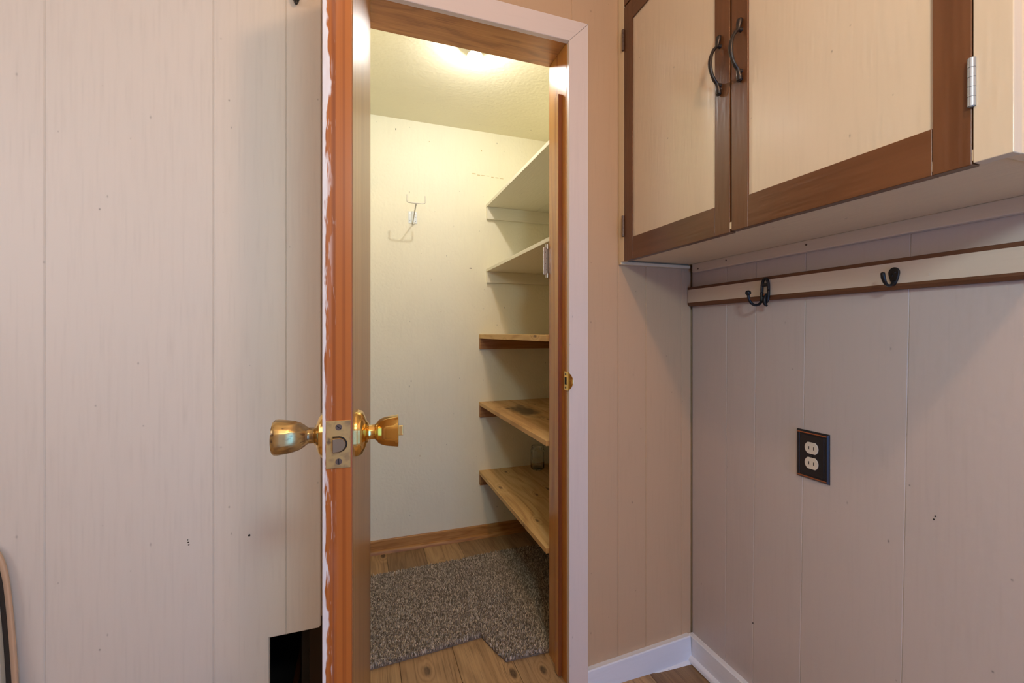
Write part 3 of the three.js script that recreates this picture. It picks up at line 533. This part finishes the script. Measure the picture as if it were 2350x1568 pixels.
// ================================================================== OUTLET
{
  const o = thing('wall_outlet', 'dark bronze outlet plate with two ivory sockets on the right wall', 'outlet', null, [XR - 0.0002, 0.7920, -0.8050]);
  o.rotation.y = -Math.PI / 2;                                       // local +z points into the room, local +x towards the viewer
  const w = 0.0425, h = 0.0625;
  const ringAt = (d, z) => [[-w + d, -h + d, z], [w - d, -h + d, z], [w - d, h - d, z], [-w + d, h - d, z]];
  const steps = [ringAt(0, 0), ringAt(0, 0.0022), ringAt(0.0035, 0.0062), ringAt(0.0058, 0.0070), ringAt(0.0082, 0.0062), ringAt(0.0092, 0.0050), ringAt(0.0112, 0.0050), ringAt(0.0120, 0.0060)], vp = [], vi = [];
  for (const r of steps) for (const q of r) vp.push(...q);
  for (let i = 0; i < steps.length - 1; i++) for (let k = 0; k < 4; k++) { const a = i * 4 + k, b = i * 4 + (k + 1) % 4; vi.push(a, b, b + 4, a, b + 4, a + 4); }
  const e0 = (steps.length - 1) * 4; vi.push(e0, e0 + 1, e0 + 2, e0, e0 + 2, e0 + 3);
  let cov = new THREE.BufferGeometry(); cov.setAttribute('position', new THREE.Float32BufferAttribute(vp, 3)); cov.setIndex(vi); cov = toCreasedNormals(cov, 0.5);
  part(o, 'cover_plate', uvm(cov), M.plate);
  for (const s of [-1, 1]) {
    part(o, 'copper_edge', board(-w + 0.0042, w - 0.0042, s * (h - 0.0058) - 0.0017, s * (h - 0.0058) + 0.0017, 0.0045, 0.0077, 0.0012, 0), M.copper, 'rubbed copper edge');
    const r = sub(o, 'socket'); r.position.set(0, s * 0.0195, 0.0056);
    const c = new THREE.Shape(); const R = 0.0170, hh = 0.0142, a = Math.asin(hh / R); c.absarc(0, 0, R, -a, a); c.absarc(0, 0, R, Math.PI - a, Math.PI + a); c.closePath();
    part(r, 'receptacle', new THREE.ExtrudeGeometry(c, { depth: 0.0016, bevelEnabled: true, bevelSize: 0.0006, bevelThickness: 0.0006, bevelSegments: 2, curveSegments: 16 }), M.ivory);
    for (const x of [-0.0062, 0.0062]) part(r, 'slot', board(x - 0.0010, x + 0.0010, -0.004, 0.0042, 0.0018, 0.0024, 0), M.slot);
  }
  const sc = new THREE.SphereGeometry(0.0032, 12, 8); sc.scale(1, 1, 0.4); sc.translate(0, 0, 0.0075); part(o, 'screw', sc, M.plate);
}

// ================================================================== CLOSET: SHELVES
const ZF = -1.386;
function shelf(label, xf, top, th, split, mBoard, mCleat, ch, cleatBack = 0.0) {
  const s = thing('shelf', label, 'shelf'); s.userData.group = 'shelves up the right side of the closet';
  part(s, 'board', board(xf, split - 0.0006, top - th, top, CB + 0.0005, ZF, 0.0012, 2), mBoard);
  part(s, 'board', board(split + 0.0006, CX - 0.001, top - th, top, CB + 0.0005, ZF, 0.0012, 2), mBoard);
  part(s, 'cleat', board(xf + 0.002, CX - 0.001, top - th - ch, top - th - 0.0003, CB + 0.0003, CB + 0.0195, 0.001, 0), mCleat);
  part(s, 'cleat', board(CX - 0.020, CX - 0.0005, top - th - ch, top - th - 0.0003, CB + 0.0197, ZF, 0.001, 2), mCleat);
  return s;
}
const stained = (g, xf, split) => { const p = g.attributes.position, u = g.attributes.uv; for (let i = 0; i < p.count; i++) u.setXY(i, (p.getX(i) - xf) / (split - xf), (p.getZ(i) - CB) / 0.91); };
shelf('topmost cream painted closet shelf, seen from below', 0.645, 1.8087, 0.0155, 0.934, M.shelfPaint, M.shelfPaint, 0.0660);
shelf('second cream painted closet shelf from the top', 0.645, 1.4570, 0.0155, 0.934, M.shelfPaint, M.shelfPaint, 0.0600);
shelf('raw wooden closet shelf at eye level, seen edge-on', 0.6055, 1.1010, 0.0230, 0.837, M.pine, M.pineDark, 0.0570);
{ const q = shelf('stained raw wooden closet shelf, second from the bottom', 0.6055, 0.7350, 0.0190, 0.837, M.pine, M.pineDark, 0.0640).children[0]; stained(q.geometry, 0.6055, 0.837); q.material = M.pineStained; }
shelf('lowest raw wooden closet shelf with the glass jar on it', 0.6055, 0.3620, 0.0190, 0.837, M.pine, M.pineDark, 0.0570);

{ // glass jar
  const j = thing('glass_jar', 'empty clear glass canning jar at the back of the lowest shelf', 'jar', null, [0.917, 0.3625, -2.215]);
  const out = [[0, 0], [0.030, 0], [0.0345, 0.002], [0.037, 0.006], [0.0375, 0.012], [0.0385, 0.05], [0.0390, 0.096], [0.0375, 0.104], [0.0340, 0.1085], [0.0338, 0.1095], [0.0352, 0.1105], [0.0352, 0.113], [0.0338, 0.1145], [0.0338, 0.118], [0.0348, 0.1195], [0.0348, 0.121], [0.0335, 0.1225], [0.0335, 0.1265]];
  const inn = [[0.0312, 0.1265], [0.0312, 0.109], [0.0345, 0.103], [0.0362, 0.096], [0.0355, 0.05], [0.0345, 0.012], [0.032, 0.0065], [0, 0.006]];
  part(j, 'body', lathe([...out, ...inn], 48), M.glass);
}
{ // wall bracket: a folded fork of white wire on a hinged plate
  const h = thing('wall_bracket', 'white folding wire fork bracket screwed to the closet back wall', 'bracket', null, [0.2530, 1.7045, CB]);
  part(h, 'plate', merge([board(-0.0220, -0.0055, -0.0310, 0.0310, 0.0003, 0.0022, 0.0006), board(0.0040, 0.0220, -0.0310, 0.0310, 0.0003, 0.0022, 0.0006)]), M.whiteMetal);
  const rib = new THREE.CylinderGeometry(0.0052, 0.0052, 0.062, 16); rib.translate(-0.0008, 0, 0.0035); part(h, 'rib', rib, M.whiteMetal);
  for (const [x, y] of [[-0.0150, 0.0215], [0.0145, 0.0215]]) { const g = disc(0.0036, 0.0014, 14); g.rotateX(Math.PI / 2); part(h, 'screw', g, M.steel).position.set(x, y, 0.0028); }
  for (const [x, y] of [[0.0145, 0.002], [0.0145, -0.020], [-0.014, -0.018]]) { const g = disc(0.0016, 0.0004, 10); g.rotateX(Math.PI / 2); part(h, 'hole', g, M.slot).position.set(x, y, 0.0024); }
  part(h, 'arm', sweep([[0.0085, -0.026, 0.004], [0.003, -0.036, 0.006], [-0.002, -0.034, 0.012], [-0.002, -0.028, 0.026], [-0.003, 0.0255, 0.176]], [0.0030, 0.0030], 40, 10), M.creamMetal);
  part(h, 'fork', sweep([[-0.0455, 0.062, 0.176], [-0.0455, 0.032, 0.176], [-0.0430, 0.027, 0.176], [-0.0380, 0.0255, 0.176], [0.030, 0.0255, 0.176], [0.0360, 0.0275, 0.176], [0.0392, 0.033, 0.176], [0.0395, 0.062, 0.176]], [0.0030, 0.0030], 60, 10), M.creamMetal);
}
{ // metal bracket on the closet side of the door frame
  const b = thing('metal_bracket', 'worn steel bracket with rounded tabs behind the right door jamb', 'bracket', null, [JX1 - 0.004, 1.357, -1.3885]);
  const s = new THREE.Shape(); s.moveTo(-0.012, -0.042); s.quadraticCurveTo(-0.012, -0.047, -0.007, -0.047); s.lineTo(0.022, -0.047); s.lineTo(0.022, 0.047); s.lineTo(-0.007, 0.047); s.quadraticCurveTo(-0.012, 0.047, -0.012, 0.042); s.lineTo(-0.012, -0.042);
  part(b, 'plate', new THREE.ExtrudeGeometry(s, { depth: 0.0035, bevelEnabled: true, bevelSize: 0.001, bevelThickness: 0.001, bevelSegments: 2 }), M.steel);
  for (const y of [-0.050, 0.050]) { const g = new THREE.CylinderGeometry(0.0065, 0.0065, 0.016, 16); g.translate(0.002, y, 0.002); part(b, 'tab', g, M.steel); }
  for (let i = 0; i < 4; i++) { const g = disc(0.0014, 0.0006, 10); g.rotateX(Math.PI / 2); part(b, 'hole', g, M.slot).position.set(i % 2 ? -0.006 : -0.001, -0.03 + i * 0.02, 0.0047); }
}
{ // bare bulb
  const l = thing('light_bulb', 'bare glowing bulb on the closet ceiling', 'bulb', null, [BULB.x, CC, BULB.z]);
  part(l, 'socket', lathe([[0, 0], [0.040, 0], [0.039, -0.004], [0.030, -0.008], [0.018, -0.010], [0.016, -0.016], [0, -0.016]].reverse(), 32), M.porcelain);
  part(l, 'shading_collar', lathe([[0.0285, -0.0385], [0.0265, -0.034], [0.021, -0.026], [0.0155, -0.019], [0.0145, -0.016], [0, -0.016]], 32), M.porcelain);  // opaque collar added to keep direct bulb light off the ceiling
  part(l, 'globe', lathe([[0, -0.0915], [0.012, -0.0895], [0.022, -0.083], [0.0295, -0.0715], [0.0325, -0.059], [0.0315, -0.048], [0.0287, -0.0388], [0, -0.0388]], 32), M.bulb);
  const p = new THREE.PointLight(lin(...BULB.color), BULB.power, 0, 2); p.position.set(0, BULB.y - CC, 0); p.castShadow = true; p.shadow.radius = 0.8; p.name = 'bulb_light'; l.add(p);
}
const dome = (label, L, soft) => { // flush glass ceiling lamp, out of view, placed to light the left panelling
  const l = thing('unseen_ceiling_lamp', label, 'lamp', null, [L.x, TOP, L.z]);
  part(l, 'canopy', lathe([[0, -0.022], [0.10, -0.022], [0.115, -0.010], [0.118, 0], [0, 0]], 40), M.brass);
  part(l, 'shade', lathe([[0, -0.108], [0.045, -0.102], [0.080, -0.082], [0.102, -0.052], [0.106, -0.023], [0.0995, -0.0225]], 40), M.lampGlass);
  const p = new THREE.PointLight(lin(...L.color), L.power, 0, 2); p.position.set(0, L.y - TOP, 0); p.castShadow = true; p.shadow.radius = soft; p.name = 'unseen_ceiling_lamp_light'; l.add(p);
};
dome('unseen glass dome lamp on the hall ceiling, placed to light the left panelling', UNSEEN_CEILING_LAMP, 2);
{  // lamp out of view behind the viewer, lights the cabinet face
  const l = thing('unseen_lamp', 'unseen globe lamp on a slim stand behind the viewer, placed to light the cabinet', 'lamp', null, [UNSEEN_LAMP.x, FLOOR, UNSEEN_LAMP.z]);
  part(l, 'base', lathe([[0, 0.028], [0.012, 0.026], [0.10, 0.016], [0.125, 0.008], [0.125, 0], [0, 0]].reverse(), 40), M.steel);
  const h = UNSEEN_LAMP.y - FLOOR; const pole = new THREE.CylinderGeometry(0.010, 0.010, h - 0.10, 16); pole.translate(0, (h - 0.10) / 2 + 0.02, 0); part(l, 'pole', pole, M.steel);
  const globe = new THREE.SphereGeometry(0.085, 32, 20); globe.translate(0, h, 0);
  part(l, 'globe', globe, mat({ c: [0.9, 0.9, 0.9], roughness: 0.4, emissive: lin(...UNSEEN_LAMP.color), emissiveIntensity: 3 }));
  const p = new THREE.PointLight(lin(...UNSEEN_LAMP.color), UNSEEN_LAMP.power, 0, 2); p.position.set(0, h, 0); p.castShadow = true; p.shadow.radius = 4; p.name = 'unseen_lamp_light'; l.add(p);
}

// ================================================================== RUG (an L-shaped offcut of carpet)
{
  const r = thing('rug', 'taupe speckled shag carpet offcut on the closet floor', 'rug');
  const out = [[-0.052, -2.055], [0.44, -2.066], [0.64, -2.082], [1.02, -2.070], [1.02, -1.372], [0.63, -1.384], [0.461, -1.390], [0.438, -1.452], [0.414, -1.532], [0.21, -1.513], [-0.052, -1.498]];
  const s = new THREE.Shape(out.map(([x, z]) => new THREE.Vector2(x, -z)));
  const g = new THREE.ExtrudeGeometry(s, { depth: 0.005, bevelEnabled: false }); g.rotateX(-Math.PI / 2); g.translate(0, 0.0006, 0);
  part(r, 'backing', g, M.rugBack);
  const inside = (x, z) => { let c = false; for (let i = 0, j = out.length - 1; i < out.length; j = i++) { const [xi, zi] = out[i], [xj, zj] = out[j]; if ((zi > z) !== (zj > z) && x < (xj - xi) * (z - zi) / (zj - zi) + xi) c = !c; } return c; };
  // one twisted tuft of yarn
  const tuft = sweep([[0, 0, 0], [0.0006, 0.005, 0.0003], [0.0018, 0.0095, -0.0006], [0.0034, 0.0125, -0.0004]], [0.0010, 0.0016, 0.0015, 0.0006], 3, 5);
  tuft.deleteAttribute('uv');
  const pts = []; const step = 0.0030;
  for (let x = -0.058; x < 1.03; x += step) for (let z = -2.09; z < -1.365; z += step) { const a = x + rr(-0.5, 0.5) * step * 1.5, b = z + rr(-0.5, 0.5) * step * 1.5; if (inside(a, b)) pts.push([a, b]); }
  const inst = new THREE.InstancedMesh(tuft, M.rug, pts.length), m4 = new THREE.Matrix4(), q = new THREE.Quaternion(), e = new THREE.Euler(), col = new THREE.Color();
  pts.forEach(([x, z], i) => {
    e.set(rr(-0.45, 0.45), rr(0, 6.283), rr(-0.45, 0.45)); q.setFromEuler(e);
    const k = rr(1.05, 1.55); m4.compose(new THREE.Vector3(x, 0.004, z), q, new THREE.Vector3(k, k * rr(0.8, 1.1), k)); inst.setMatrixAt(i, m4);
    const t = rnd(), c = lerp3([0.19, 0.145, 0.10], [0.80, 0.68, 0.53], t * t * 0.8 + t * 0.2); col.setRGB(...c); inst.setColorAt(i, col);
  });
  inst.name = 'pile'; inst.userData = { kind: 'stuff' }; inst.castShadow = inst.receiveShadow = true; r.add(inst);
}

// ================================================================== ROUND-TOPPED BOARD AT THE LEFT EDGE
{
  const b = thing('padded_board', 'pale round-topped board with a tan rim leaning on the left panelling', 'board', null, [-0.795, FLOOR, -1.19]);
  b.rotation.x = -0.03;
  const shape = (w, h, k) => { const s = new THREE.Shape(); s.moveTo(-w * 1.25, 0); s.lineTo(w * 1.25, 0); s.bezierCurveTo(w * 1.2, h * 0.45, w * 1.02, h * 0.75, w * 0.92, h - 0.09 * k); s.bezierCurveTo(w * 0.85, h - 0.03 * k, w * 0.72, h, w * 0.5, h); s.lineTo(-w * 0.5, h); s.bezierCurveTo(-w * 0.72, h, -w * 0.85, h - 0.03 * k, -w * 0.92, h - 0.09 * k); s.bezierCurveTo(-w * 1.02, h * 0.75, -w * 1.2, h * 0.45, -w * 1.25, 0); return s; };
  const ex = (w, h, d, z, bev) => { const g = new THREE.ExtrudeGeometry(shape(w, h, 1), { depth: d, bevelEnabled: true, bevelSize: bev, bevelThickness: bev, bevelOffset: -bev, bevelSegments: 4, curveSegments: 20 }); g.translate(0, 0, z); return uvm(g); };
  part(b, 'rim', ex(0.0965, 0.690, 0.003, -0.020, 0.0025), M.boardRim);
  part(b, 'gap_shade', ex(0.0895, 0.681, 0.003, -0.0140, 0.0005), M.dark);  // dark slab stands in for the shade in the gap inside the rim
  part(b, 'body', ex(0.0845, 0.668, 0.009, -0.0085, 0.004), M.boardCover);
  part(b, 'face', ex(0.0715, 0.640, 0.006, 0.004, 0.004), M.boardFace);
}

renderer.render(scene, camera);
